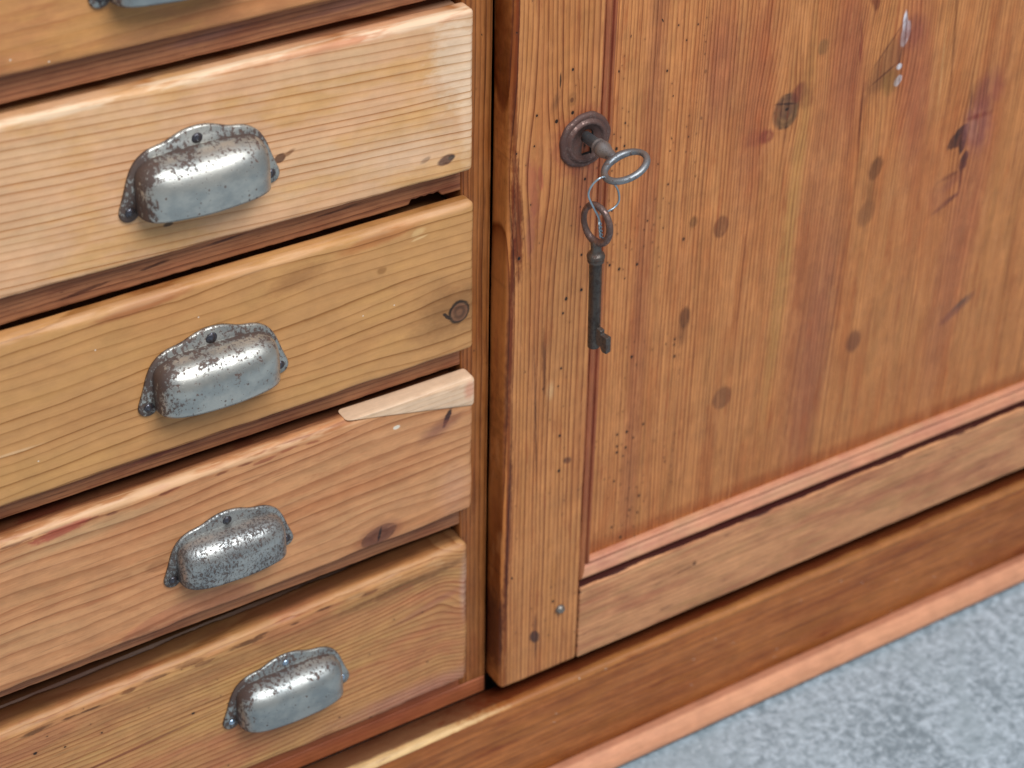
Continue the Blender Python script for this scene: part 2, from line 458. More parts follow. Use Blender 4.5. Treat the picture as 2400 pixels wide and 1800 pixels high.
M['carcass_h'] = wood('carcass_top_pine', c(160, 104, 66), c(104, 60, 34), 'X', 13.3, 6, rough=.5)
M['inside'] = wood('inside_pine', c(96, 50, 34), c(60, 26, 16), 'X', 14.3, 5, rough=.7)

# five drawer fronts: each its own board
# d0 (top), d1 tight straight grain, d2 wide rings and a knot, d3 pink cathedral, d4 fine grain
PK = c(176, 106, 86)
M['d0'] = wood('drawer_front_pine_top', c(190, 136, 92), c(160, 104, 62), 'X', 21.0, 9, warp=7, line=.5, power=2.2, pink=c(176, 112, 88), pink_amt=.5,
               tan=c(196, 146, 92), tan_amt=.6, rough=.48, blot_u=70, blot_v=24, fiber=.10, streak=.12, fleck=.1, speck=.2)
M['d1'] = wood('drawer_front_pine_straight', c(218, 172, 134), c(166, 104, 58), 'X', 22.3, 4.7, grunge=.35, tilt=-3.6, warp=3.2, warp_len=150, small=.3, line=.95, power=5.0, arris=(175.4, -.006, c(240, 214, 182), .65), grime_shade=(-5, -1, c(120, 70, 44), .6),
               pink=c(218, 176, 152), pink_amt=.8, tan=c(210, 160, 98), tan_amt=.55, rough=.46, blot_u=80, blot_v=34, fiber=.07, streak=.06, fleck=.03, spacing_var=.7,
               marks=[(-17.5, 87.8, 5.5, 3.0, 15, .25, .5, c(70, 26, 20), .95), (-14, 88.5, 2.2, 1.4, 10, .3, .5, BLACK, .9),
                      (-30.5, 91.4, 3.2, 1.4, 20, .4, 1.2, c(96, 56, 30), .75),
                      (-119.5, 117.5, 3.4, 2.6, 10, .2, .4, c(92, 60, 44), .9), (-114, 119, 3.5, 1.2, 25, .5, 1.0, c(110, 66, 36), .7),
                      (-185.5, 96.6, 2.6, 1.1, 0, .4, 1.2, c(60, 46, 34), .85),
                      (-10, 150, 15, 26, 0, .5, 1.6, c(232, 208, 182), .62), (-4, 120, 5, 34, 0, .6, 1.2, c(236, 206, 176), .5),
                      (-60, 174, 60, 2.4, 0, .6, .8, c(196, 122, 92), .55),
                      (-45, 100, 34, 12, 0, .8, 1.2, c(222, 190, 160), .5)])
M['d2'] = wood('drawer_front_pine_wide_rings', c(196, 146, 98), c(142, 92, 48), 'X', 23.9, 7.6, tilt=1.0, warp=8.0, warp_len=120, small=.8, line=.95, power=6.0, arris=(55.4, -.001, c(216, 170, 130), .45), grime_shade=(-5, -1, c(110, 60, 40), .7),
               grunge=.3, pink=c(192, 136, 100), pink_amt=.5, tan=c(200, 152, 98), tan_amt=.5, rough=.46, blot_u=100, blot_v=40, fiber=.055, streak=.05, fleck=.02, spacing_var=.9,
               knots=[(-10, -17, 46, 26, .62)], speck=.15,
               marks=[(-12, -14, 24, 17, 10, .8, 1.0, c(134, 92, 58), .75), (-9, -17.2, 7.2, 8.0, 0, .12, .35, c(30, 20, 14), .95),
                      (-8.6, -17.6, 5.9, 6.6, 0, .08, .15, c(122, 84, 62), 1.0, 9.0), (-17.5, -17.5, 3.0, 1.0, -50, .4, 1.4, BLACK, .9),
                      (-114, 40, 16, 6, 10, .7, 1.2, c(140, 92, 58), .55), (-60, 28, 3, 2.2, 0, .4, .9, c(138, 92, 52), .6),
                      (-205, 52, 26, 3.4, 4, .35, .7, c(166, 100, 66), .7), (-60, 50, 26, 4.2, 6, .35, .7, c(176, 112, 70), .65),
                      (-36, 46, 5, 2.2, 12, .4, 1.6, c(220, 180, 128), .7), (-35, 42, 5, .7, 8, .4, 1.0, c(226, 188, 138), .8),
                      (-290, -15, 20, 1.0, 0, .5, .8, c(226, 190, 150), .5)])
M['d3'] = wood('drawer_front_pine_pink', c(206, 150, 108), c(150, 92, 58), 'X', 25.1, 8.5, grunge=.8, tilt=1.8, warp=8, warp_len=130, small=.7, line=.75, power=2.6, arris=(-68.9, .006, c(232, 192, 152), .6), grime_shade=(-9, -3, c(84, 40, 26), .85),
               pink=c(190, 126, 98), pink_amt=.65, tan=c(198, 150, 108), tan_amt=.6, rough=.47, blot_u=120, blot_v=26, fiber=.09, streak=.22, fleck=.25, spacing_var=1.2,
               knots=[(-66, -164, 30, 20, .6), (-190, -168, 60, 22, .5)], worms=.03, worm_cell=18,
               marks=[(-293, -75.0, 8.5, 1.0, 1, .4, 1.7, c(110, 60, 40), .7), (-285, -74.3, 3.5, 0.6, 1, .4, 1.7, c(150, 84, 62), .7), (-269, -73.7, 8.9, 1.0, 3, .4, 1.7, c(120, 60, 44), .7), (-250, -75.8, 8.0, 0.9, 3, .4, 1.7, c(120, 60, 44), .7), (-235, -77.0, 3.2, 0.9, 0, .4, 1.7, c(120, 60, 44), .7), (-202, -75.4, 3.8, 1.3, 3, .4, 1.7, c(120, 60, 44), .7), (-197, -74.6, 3.4, 0.9, -1, .4, 1.7, c(150, 84, 62), .7), (-167, -75.4, 4.0, 1.0, 4, .4, 1.7, c(110, 60, 40), .7), (-152, -74.7, 4.7, 0.9, -1, .4, 1.7, c(120, 60, 44), .7), (-140, -76.7, 8.8, 1.1, 4, .4, 1.7, c(150, 84, 62), .7), (-125, -74.6, 6.1, 1.0, 5, .4, 1.7, c(150, 84, 62), .7), (-109, -75.7, 5.1, 1.0, -3, .4, 1.7, c(150, 84, 62), .7),
                      (-66.5, -164.6, 12, 6.5, 12, .2, .35, c(108, 74, 60), .9, 10.0), (-66.5, -164.6, 17, 9.5, 12, .18, .2, c(140, 84, 66), .35),
                      (-66, -164, .9, 5.2, -14, .4, .9, BLACK, .85),
                      (-17.0, -92, 1.8, 6.5, -24, .35, 1.3, BLACK, .95), (-22, -98, 12, 5, 20, .8, .8, c(116, 68, 66), .6),
                      (-52.5, -86, 2.0, 1.3, 0, .3, 1.6, c(240, 232, 214), .9),
                      (-196, -172, 44, 13, 4, .06, .08, c(166, 100, 80), .42), (-186, -175, 27, 8, 4, .06, .08, c(176, 112, 86), .3),
                      (-265, -77, 17, 3.2, 6, .3, 1.7, c(176, 92, 76), .85), (-205, -72, 7, 1.3, 0, .4, 1.4, c(176, 98, 74), .7),
                      (-245, -84, 44, 4.5, 3, .7, .8, c(196, 158, 118), .6), (-212, -126, 7, 4, 0, .3, .7, c(150, 98, 66), .5),
                      (-12, -150, 10, 18, 0, .8, 1.0, c(206, 156, 128), .45)])
M['d4'] = wood('drawer_front_pine_fine', c(194, 142, 96), c(144, 88, 52), 'X', 27.7, 3.7, grunge=.9, tilt=1.2, warp=6, warp_len=160, small=.4, line=.95, power=2.6, bendu=(-10, 16, 9), arris=(-199.6, .033, c(196, 150, 108), .4), grime_shade=(-10, 0, c(70, 40, 24), .88),
               pink=c(184, 116, 96), pink_amt=.7, tan=c(200, 156, 102), tan_amt=.65, rough=.46, blot_u=110, blot_v=30, fiber=.11, streak=.3, fleck=.2, spacing_var=1.0,
               knots=[(-16, -245, 34, 26, .5)], worms=.30, worm_cell=17,
               marks=[(-298, -216.3, 9.4, 1.8, 5, .4, 1.7, c(86, 48, 30), .75), (-276, -215.7, 5.0, 0.8, -1, .4, 1.7, c(86, 48, 30), .75), (-264, -215.7, 6.0, 0.8, 0, .4, 1.7, c(86, 48, 30), .75), (-239, -213.0, 4.5, 1.7, 3, .4, 1.7, c(112, 66, 42), .75), (-220, -211.0, 7.9, 1.2, -1, .4, 1.7, c(86, 48, 30), .75), (-197, -210.0, 9.2, 1.9, -1, .4, 1.7, c(112, 66, 42), .75), (-189, -213.6, 7.3, 1.5, 0, .4, 1.7, c(112, 66, 42), .75), (-160, -211.5, 10.7, 1.8, 1, .4, 1.7, c(86, 48, 30), .75), (-150, -209.1, 4.2, 0.8, 1, .4, 1.7, c(86, 48, 30), .75), (-127, -210.5, 3.5, 1.1, 1, .4, 1.7, c(96, 56, 38), .75), (-107, -207.8, 6.8, 0.9, 1, .4, 1.7, c(86, 48, 30), .75), (-84, -207.7, 6.2, 1.4, 3, .4, 1.7, c(206, 160, 116), .75), (-74, -209.3, 6.6, 1.5, 6, .4, 1.7, c(112, 66, 42), .75), (-59, -206.4, 9.6, 1.3, 5, .4, 1.7, c(206, 160, 116), .75), (-28, -205.4, 6.7, 1.4, 2, .4, 1.7, c(206, 160, 116), .75), (-22, -208.0, 3.7, 1.1, 6, .4, 1.7, c(206, 160, 116), .75),
                      (-150, -222, 150, 7, 2, .8, .8, c(140, 98, 66), .45), (-40, -214, 44, 3.0, 4, .5, 1.3, c(104, 66, 38), .65),
                      (-3, -235, 4, 24, 0, .6, .6, c(196, 160, 146), .55), (-40, -313, 60, 7, 0, .8, .8, c(176, 126, 112), .6),
                      (-250, -262, 60, 1.0, 4, .5, .6, c(116, 54, 42), .7), (-30, -240, 26, 3, 12, .5, .6, c(150, 96, 84), .4)])
M['patch'] = wood('new_pine_patch', c(226, 194, 164), c(196, 154, 116), 'X', 29.0, 4.5, tilt=1.5, warp=1.5, line=.5, power=3, pink=c(214, 170, 144), pink_amt=.35,
                  rough=.42, fiber=.05, streak=.05, fleck=.0, marks=[(-2, -76, 3.5, 6, 0, .6, 1.0, c(206, 134, 110), .6)])
# door
M['stile'] = wood('door_stile_pine', c(200, 138, 90), c(116, 60, 32), 'Z', 31.4, 3.5, grunge=.75, warp=3.5, warp_len=240, small=.3, line=1.0, power=3.0, pink=c(172, 100, 72), pink_amt=.5,
                  tan=c(182, 122, 74), tan_amt=.5, rough=.45, blot_u=140, blot_v=16, fiber=.13, streak=.3, fleck=.35, worms=.42, worm_cell=11.5,
                  knots=[(62, 42, 50, 18, .75), (106, 62, 12, 6, .5)],
                  stain=(c(128, 60, 34), .3),
                  marks=[(0, 21.5, 600, 3.0, 0, .4, .9, c(206, 128, 70), .55), (0, 25.0, 600, 1.0, 0, .5, 1.0, c(120, 56, 24), .75), (38, 27.5, 42, 3.4, -3, .4, 1.4, c(104, 40, 18), .85), (-40, 24.5, 90, 1.6, 1, .5, 1.4, c(92, 34, 18), .75), (150, 24.0, 60, 2.0, 1, .5, 1.2, c(120, 50, 16), .8), (-200, 26.0, 70, 1.6, 1, .5, 1.6, c(90, 36, 20), .75), (-290, 22.0, 34, 2.0, 1, .4, 1.2, c(78, 26, 20), .8),
                         (54, 38, 24, 3.6, -8, .5, 1.4, c(164, 92, 74), .6), (61, 43, 8, 1.6, -6, .4, 1.4, c(190, 112, 84), .8), (24, 37, 16, 3.2, 0, .5, 1.5, c(150, 88, 76), .55),
                         (107, 63, 4.5, 3.0, 0, .3, .8, c(150, 98, 60), .7), (106.5, 62.8, 1.6, 1.2, 0, .3, .8, c(104, 62, 40), .8), (121, 54.5, 5, .6, 0, .3, .6, c(50, 28, 16), .9),
                         (108, 52, 6, 2.2, 20, .7, 1.2, c(120, 76, 50), .6), (-156, 70, 2.4, 3.0, 30, .5, 1.2, c(96, 62, 48), .8),
                         (78, 72, 22, 21, 0, .3, .9, c(150, 78, 62), .55), (78, 84.6, 400, 1.6, 0, .6, .4, c(130, 46, 36), .6), (48, 76, 34, 9, 0, .8, .5, c(156, 80, 66), .5),
                         (-300.5, 49, 6.2, 3.6, -18, .2, .5, c(74, 50, 44), .92), (-289, 49, 9, .8, 0, .5, .5, c(90, 48, 36), .7), (-312, 50, 10, .7, 0, .5, .5, c(90, 48, 36), .7),
                         (-115, 44.5, 60, .7, -2.5, .5, .9, c(96, 50, 30), .8), (-72, 49.5, 26, 1.4, -3, .6, 1.2, c(104, 58, 36), .7), (-95, 55, 6, 2.4, 0, .7, .5, c(220, 178, 132), .6)])
M['door_rail'] = wood('door_rail_pine', c(212, 154, 112), c(132, 78, 56), 'X', 33.2, 4.2, grime_shade=(-16.9, -15.8, c(56, 18, 20), .97), tilt=.5, warp=4, line=.5, power=1.8, pink=c(168, 104, 88), pink_amt=.7,
                      tan=c(178, 134, 92), tan_amt=.6, rough=.46, blot_u=70, blot_v=14, fiber=.12, streak=.3, fleck=.5,
                      marks=[(140, -277.5, 90, 1.2, 0, .8, .4, c(200, 152, 112), .6), (175, -296, 9, .8, 8, .4, .8, c(74, 40, 24), .75), (184, -294, 1.6, 1.6, 0, .4, .9, c(60, 34, 22), .8)])
PM = [ # plugs, knots, cracks on the door panel (u = height, v = across)
    (47, 236, 12.0, 10.0, 0, .15, .35, c(140, 104, 72), .9, 14.0), (50, 236.5, 8.5, 7.0, 0, .4, .9, c(112, 76, 60), .6), (52.5, 235, .8, 8, 12, .5, 1.4, c(56, 34, 28), .8),
    (48.3, 236.5, 1.2, 1.6, 0, .4, .6, c(40, 24, 20), .9),
    (58, 246, 7, 6, 20, .3, .9, c(126, 66, 52), .75), (52, 252, 7, 5, 0, .3, .8, c(120, 60, 46), .75), (33, 222, 5, 5.5, 0, .3, .9, c(116, 44, 44), .75), (34, 213, 6, 8, 0, .6, .9, c(140, 72, 56), .5),
    (78.0, 329.6, 9.0, 3.8, 8, .12, .25, c(246, 250, 255), 1.0), (84, 328.2, 10.5, 2.1, -6, .2, .4, c(236, 242, 250), 1.0), (62, 327.6, 8, .8, 2, .3, .7, c(20, 14, 14), .95), (55.3, 328.0, 2.2, 2.4, 0, .2, .4, c(236, 240, 246), 1.0),
    (45, 328.6, 4.2, 2.8, 30, .15, .4, c(240, 244, 250), 1.0), (60, 317, 24, 9, 32, .4, .6, c(134, 88, 60), .7), (46, 322, 9, 8, 0, .4, .8, c(134, 96, 56), .7), (78, 336, 12, 9, -30, .6, 1., c(128, 80, 70), .6),
    (73, 316, 16, .8, 38, .5, .8, c(96, 54, 40), .6), (53, 316, 12, .8, 61, .4, .8, c(90, 48, 34), .75),
    (24, 382, 0, 0, 0, 0, 0, None, 0)]
PM = [q for q in PM if q[7] is not None] + [
    (-14.0, 393.0, 11.5, 6.0, 48, .1, .8, (.010, .009, .014, 1), 1.0), (-17, 397.6, 12.0, 3.0, 3, .12, .8, (.010, .009, .014, 1), 1.0), (-35, 401.2, 8.5, 3.6, 8, .15, .9, (.012, .010, .014, 1), 1.0), (-47, 401, 12, 1.2, -3, .4, .8, c(40, 22, 20), .9),
    (8, 399, 16, .9, -4, .5, .8, c(60, 24, 20), .85), (-10, 409, 20, 12, -14, .5, .6, c(146, 92, 88), .75), (-12, 405, 9, 5, -24, .3, .3, c(170, 122, 104), .6), (16, 414, 14, 13, 0, .5, .6, c(128, 68, 66), .6),
    (-2, 409, 2, 11, 0, .6, .9, c(110, 38, 36), .7),
    (-44, 389, 9.5, 1.8, 78, .45, 1.2, c(92, 52, 46), .8), (-50, 392, 8, 4.0, 60, .6, .9, c(130, 80, 68), .6), (-65.5, 390.5, 12.5, 2.3, 64, .3, .6, c(84, 50, 48), .9), (-58, 383, 12, 9, 0, .6, .7, c(150, 96, 80), .5),
    (-24.4, 191.9, 8.0, 6.0, 0, .16, .25, c(122, 74, 50), .7), (-51.6, 316.6, 10, 7.5, 12, .3, .4, c(128, 84, 56), .6), (-17.9, 319.9, 9, 5.6, 10, .25, .4, c(116, 72, 46), .8),
    (-35, 318, 10, 3.5, 0, .7, .5, c(140, 92, 58), .6), (-165, 206, 9.0, 8.0, 0, .18, .25, c(122, 78, 54), .7), (-86.5, 168.3, 8.5, 4.4, 0, .3, .6, c(108, 66, 42), .8),
    (-98, 167, 9, 3.2, 0, .6, .7, c(130, 84, 54), .6), (-158, 321.3, 9, 6.5, 0, .3, .4, c(124, 76, 54), .75), (-163, 420, 17, 4.0, 58, .45, .9, c(118, 80, 70), .7), (-160, 421, 8, 1.8, 58, .4, .7, c(104, 86, 70), .8),
    (-13.7, 169, 4.2, 3.2, 0, .4, .5, c(116, 78, 48), .7), (85.6, 260.9, 5.5, 4.2, 0, .3, .6, c(140, 100, 64), .75), (110, 300, 9, 3.6, -8, .35, 1.2, c(108, 48, 34), .75),
    (80, 292, 16, 1.4, -6, .5, 1.2, c(120, 52, 36), .7), (28, 300, 22, 1.0, -2, .5, .8, c(90, 44, 28), .7), (80, 372, 60, 1.1, -6, .5, 1.3, c(112, 62, 34), .6), (40, 367, 30, .9, -4, .5, .7, c(214, 160, 110), .7),
    (-60, 249, 130, 6.0, 1.5, .6, .5, c(188, 138, 86), .75), (-60, 268, 150, 11, 1, .7, .5, c(164, 100, 72), .45), (-150, 285, 110, 13, 2, .7, .5, c(150, 88, 70), .6), (40, 345, 70, 14, -8, .7, .7, c(160, 86, 70), .55),
    (70, 285, 60, 12, -4, .7, .8, c(152, 80, 64), .55), (60, 210, 70, 14, 0, .8, 1., c(160, 88, 66), .5), (90, 180, 40, 12, 0, .8, 1., c(150, 84, 72), .4), (40, 360, 44, 2.4, -4, .6, .8, c(200, 142, 96), .5),
    (-40, 132, 400, 7, 0, .6, .8, c(152, 90, 66), .45), (-255, 300, 6, 400, 0, .8, .8, c(150, 76, 44), .55), (-60, 372, 60, 22, 0, .8, .8, c(186, 116, 78), .5), (-100, 410, 120, 16, 3, .7, .6, c(164, 92, 74), .45),
    (-110, 300, 60, 1.0, 2, .6, .5, c(110, 54, 38), .6), (-150, 270, 80, .8, 2, .6, .5, c(120, 62, 42), .5)]
M['panel'] = wood('door_panel_pine', c(202, 138, 90), c(122, 64, 36), 'Z', 35.8, 2.7, grunge=.85, warp=5, warp_len=320, small=.25, line=.92, power=2.4, pink=c(178, 104, 74), pink_amt=.55,
                  tan=c(184, 128, 82), tan_amt=.55, rough=.46, blot_u=130, blot_v=17, fiber=.14, streak=.34, fleck=.25, worms=.42, worm_cell=7.0, worm_zone=(118, 52),
                  knots=[(46, 236, 34, 20, .55), (60, 325, 50, 26, .5), (-20, 400, 60, 26, .5)], spacing_var=1.6, stain=(c(134, 74, 46), .4), marks=PM)

# --- frame: stiles, rails
def board(name, x0, x1, y0, y1, z0, z1, mat, r=1.2, res=6, wear=.25, seed=0., chips=0., parent=cab, resy=None):
    V, F = rbox(x0, x1, y0, y1, z0, z1, r, res, wear, seed, chips, resy)
    return finish(name, V, F, mat, parent)

board('frame_stile', .15, 20.4, .25, 22, -337.4, 330, M['frame'], .8, 6, .4, 1.0, .12)
board('frame_stile', -396, -334.15, 0, 22, -450 + 30, 330, M['frame'], 1.2, 14, .2, 2.0)
board('frame_stile', 622.5, 668, 0, 22, -450 + 30, 330, M['frame'], 1.2, 14, .2, 3.0)
for i, (za, zb) in enumerate(((180.0, 201.5), (56.4, 77.5), (-66.4, -46.5), (-192.7, -172))):
    V, F = rbox(-334, 0, 0, 22, za, zb, 1.1, 1.6 if i == 1 else 4.0, .35, 5.0 + i * 3.1, .35)
    if i in (1,):    # splintered lower edge near the right end
        for k in range(len(V)):
            x, y, z = V[k]
            if z < za + 4 and -35 < x < -13:
                V[k][2] = z + 3.8 * min(1, (x + 35) / 2.0, (-13 - x) / 2.0) * max(0, 1 - (z - za) / 4) * (1 + .12 * math.sin(x * 1.1))
    finish('rail', V, F, M['rail'], cab)
V1 = rbox(-334, 20.4, -.0, 22, -351.8, -337.9, 1.0, 5, .2, 9.0)
V2 = rbox(-334, -.2, .1, 22, -337.7, -318, .8, 5, .2, 10.0)
V, F, mi = join([V1, V2]); finish('bottom_rail', V, F, M['bottom_rail'], cab)

# --- carcass
def plainbox(x0, x1, y0, y1, z0, z1): return rbox(x0, x1, y0, y1, z0, z1, 1.0, 60, 0)
board('side_panel', -396, -378, 22.4, 430, -420, 330, M['carcass'], 1, 60, 0)
board('side_panel', 650, 668, 22.4, 430, -420, 330, M['carcass'], 1, 60, 0)
board('partition', 4, 18, 23, 430, -345, 330, M['inside'], 1, 60, 0)
board('back_panel', -377.5, 649.5, 422, 430, -420, 330, M['inside'], 1, 60, 0)
board('bottom_board', -377.5, 649.5, 22.6, 421, -362, -347, M['inside'], 1, 60, 0)
board('cabinet_top', -412, 684, -22, 436, 331, 353, M['carcass_h'], 5, 30, .3)
board('top_rail', -334, 622, 0.2, 22, 318.0, 330.6, M['rail'], 1.2, 12, .2)

# --- plinth with a rounded top arris, quarter-round moulding at its foot
def arc(cy, cz, r, a0, a1, n):
    return [(cy + r * math.cos(math.radians(a0 + (a1 - a0) * i / n)), cz + r * math.sin(math.radians(a0 + (a1 - a0) * i / n))) for i in range(n + 1)]
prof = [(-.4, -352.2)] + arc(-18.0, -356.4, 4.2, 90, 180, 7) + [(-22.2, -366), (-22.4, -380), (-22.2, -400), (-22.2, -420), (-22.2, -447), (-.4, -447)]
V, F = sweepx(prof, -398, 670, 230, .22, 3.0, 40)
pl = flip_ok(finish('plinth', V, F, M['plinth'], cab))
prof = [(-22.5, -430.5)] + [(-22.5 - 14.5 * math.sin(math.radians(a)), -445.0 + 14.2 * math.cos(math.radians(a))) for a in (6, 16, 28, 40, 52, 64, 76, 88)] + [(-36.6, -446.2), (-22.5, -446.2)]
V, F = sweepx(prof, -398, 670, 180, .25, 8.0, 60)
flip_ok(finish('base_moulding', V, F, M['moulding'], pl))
# dark skirting shadow strip: the carcass feet stand back from the moulding
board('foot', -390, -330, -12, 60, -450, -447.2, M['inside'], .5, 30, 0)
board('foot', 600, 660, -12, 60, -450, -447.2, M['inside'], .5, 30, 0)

# --- metal
def metal(name, seed, cover=.0, top=0.0, left=0.0, fine=0.0, steel=(188, 186, 178), rustc=(84, 54, 42), cell=1.0, rough=.39, a=36.5, fleckscale=1.0):
    """worn zinc/steel with rust; X across the pull, Z up (local mm)"""
    t = T(name); X, Y, Z = t.pos()
    n1 = t.noise(t.comb(X * (.42 * fleckscale) + seed, Y * .42 * fleckscale, Z * (.30 * fleckscale) + seed), 5, .68)
    n2 = t.noise(t.comb(X * .07 + seed * 2, Y * .07, Z * .09 + seed), 3, .6)
    n3 = t.noise(t.comb(X * 2.6 + seed, Y * 2.6, Z * 1.2), 3, .7)
    spots, c1, c2 = t.voro(t.comb(X * .22 + seed, Y * .22, Z * .2), 1.0)
    zone = (n2 - .5) * .35 + cover
    if top: zone = zone + t.sstep(Z, 14.0, 27.0) * top
    if left: zone = zone + t.sstep(X, -24.0, -37.0) * left + t.sstep(X, 30.0, 37.5) * (left * .45)
    if top: zone = zone + t.sstep(Y, -7.5, -3.0) * t.sstep(Y, -2.5, -3.3) * .16
    if fine: zone = zone + (n3 - .5) * fine
    m_ = t.sstep(n1 + zone, .585, .70)
    pit = t.sstep(spots + (n1 - .5) * .22, .10, .20, 1.0, 0.0) * t.math('LESS_THAN', c1, .42)
    m_ = t.math('MAXIMUM', m_, pit * .85)
    sp2, d1, d2 = t.voro(t.comb(X * .75 + seed, Y * .75, Z * .6), 1.0)
    m_ = t.math('MAXIMUM', m_, t.sstep(sp2, .12, .26, 1.0, 0.0) * t.math('LESS_THAN', d1, (zone + .22)) * .9)
    base = t.mix(t.sstep(n2, .35, .65), c(*steel), c(steel[0] * .86, steel[1] * .88, steel[2] * .9))
    base = t.gain(base, (n3 - .5) * .22 + 1.0)
    rc = t.mix(n3, c(*rustc), c(rustc[0] * .55, rustc[1] * .5, rustc[2] * .5))
    rc = t.mix(t.sstep(n1, .55, .75) * .5, rc, c(112, 66, 38))
    t.link(t.mix(m_ * .9, base, rc), t.b.inputs['Base Color'])
    t.link((m_ * -.6 + .78).clamp(), t.b.inputs['Metallic'])
    t.link((m_ * .26 + (n3 - .5) * .12 + (n2 - .5) * .12 + rough).clamp(), t.b.inputs['Roughness'])
    b0 = t.bump(n2, .3, .0007)
    t.link(t.bump(m_ * -.6 + n3 * .4 + n1 * .3, .35, .0003, b0), t.b.inputs['Normal'])
    return t.m
ME = {
 'pull_1': metal('steel_pull_spotted', 3.2, cover=-.07, top=.17, left=.30, fine=.2),
 'pull_2': metal('steel_pull_left_rust', 7.9, cover=-.01, top=.12, left=.22, fine=.25, rough=.32),
 'pull_3': metal('steel_pull_mottled', 12.4, cover=.10, top=.0, left=.08, fine=.6, steel=(176, 176, 172), rustc=(78, 64, 58), rough=.33, fleckscale=1.6),
 'pull_4': metal('steel_pull_dark_top', 15.1, cover=-.12, top=.22, left=.28, fine=.22, steel=(172, 174, 170)),
 'iron': metal('dark_iron_nail', 1.3, cover=.20, steel=(92, 92, 100), rustc=(44, 34, 32), rough=.2),
 'bright': metal('bright_nail', 1.9, cover=-.3, steel=(170, 190, 210), rough=.22),
 'key_grey': metal('grey_key_iron', 2.3, cover=.05, fine=.35, steel=(146, 148, 150), rustc=(96, 78, 70), rough=.42),
 'key_brown': metal('brown_key_iron', 4.4, cover=.14, fine=.3, steel=(142, 116, 108), rustc=(104, 80, 72), rough=.36),
 'key_dark': metal('dark_key_iron', 5.4, cover=.10, fine=.3, steel=(112, 102, 94), rustc=(78, 62, 54), rough=.33),
 'esc': metal('rusty_escutcheon', 6.4, cover=.22, fine=.3, steel=(132, 108, 100), rustc=(104, 72, 64), rough=.34),
 'wire': metal('galvanised_wire', 9.4, cover=-.4, steel=(170, 186, 196), rough=.3),
}
tb = T('keyhole_dark'); tb.b.inputs['Base Color'].default_value = (.006, .005, .005, 1); tb.b.inputs['Roughness'].default_value = .9
ME['black'] = tb.m

# --- cup pull: back plate with three ears and a pressed hood, one sheet of steel
def cup_pull(mat, parent, cx, cy, cz, s=1.0, dent=0.0, sd=0.0):
    half = [(0, 37.6), (6, 37.0), (11, 35.4), (15.5, 33.5), (20, 32.3), (25, 31.4), (30, 29.2), (34.4, 25.4), (37.6, 20.0), (39.6, 14.5), (41.2, 9.5),
            (43.0, 4.6), (44.3, 1.0), (44.6, -2.0), (43.2, -4.6), (40.5, -5.6), (37.8, -4.6), (36.0, -2.4), (35.0, 0), (30, 6), (12, 9)]
    pts = [Vector((x, 0, z)) for x, z in half] + [Vector((-x, 0, z)) for x, z in half[::-1][:-1]]
    outl = spline(pts, 3, closed=True)
    nb = len(outl); cen = Vector((0, 0, 18))
    V = []; F = []
    for (inset, y) in ((0, 0), (0, -.75), (.45, -1.15)):
        for p in outl:
            d_ = (cen - p); d_.normalize()
            q = p + d_ * inset
            V.append((q.x, y, q.z))
    for r_ in range(2):
        for k in range(nb):
            l = (k + 1) % nb
            F.append([r_ * nb + k, r_ * nb + l, (r_ + 1) * nb + l, (r_ + 1) * nb + k])
    F.append([2 * nb + k for k in range(nb)])
    # hood
    a, h, z0, d = 36.6, 20.8, 8.0, 20.5
    nx = 4.3; ny = 2.9; NB = 90; NR = 34
    base = len(V)
    bot = lambda x: -1.7 - 1.1 * math.exp(-(x / 15.0) ** 2) - .5 * abs(x / a) ** 3
    bl = []
    for k in range(9): bl.append((-a, k / 8.0, None))                 # left wall going up, param
    ang = np.linspace(math.pi, 0, NB)
    for an in ang[1:-1]:
        cs, sn = math.cos(an), math.sin(an)
        bl.append((a * (1 if cs >= 0 else -1) * abs(cs) ** (2 / nx), None, h * abs(sn) ** (2 / nx)))
    for k in range(8, -1, -1): bl.append((a, k / 8.0, None))
    nc = len(bl)
    rho = [1 - (1 - i / NR) ** 3.2 for i in range(NR + 1)][::-1]
    rho = [max(q, 0.0) for q in rho]
    for ri, ro in enumerate(rho):
        for (x, k, z) in bl:
            xx = x * ro
            if k is not None:
                zb = bot(xx); zz = zb + (z0 - zb) * k; zq = 0.0
            else:
                zz = z0 + z * ro; zq = z * ro / h
            az = a * max(1e-6, 1 - zq ** nx) ** (1 / nx)
            xq = min(1.0, abs(xx) / az)
            y = 0.0 if ro >= .99999 else -d * max(0, 1 - xq ** 3.5) ** (1 / 3.5) * max(0, 1 - zq ** 2.4) ** (1 / 2.4)
            if k is not None: y *= (1 - .05 * (1 - k))
            n_ = mnoise.noise(Vector((xx / 14 + sd, zz / 14, sd))) * dent
            V.append((xx, y - 1.0 + n_, zz))
    for i in range(NR):
        for j in range(nc - 1):
            F.append([base + i * nc + j, base + (i + 1) * nc + j, base + (i + 1) * nc + j + 1, base + i * nc + j + 1])
    V = np.array(V) * s
    o = finish('cup_pull', V, F, mat, parent)
    import bmesh
    bm = bmesh.new(); bm.from_mesh(o.data)
    bmesh.ops.remove_doubles(bm, verts=bm.verts, dist=.00002)
    bm.normal_update()
    for f in bm.faces:      # hood faces look outward
        ce = f.calc_center_median()
        if ce.y < -.0015 * s:
            if f.normal.dot(ce - Vector((0, -.004, .004))) < 0: f.normal_flip()
    bm.to_mesh(o.data); bm.free()
    o.location = (cx * MM, cy * MM, cz * MM)
    sol = o.modifiers.new('sheet', 'SOLIDIFY'); sol.thickness = .0010; sol.offset = -1
    return o

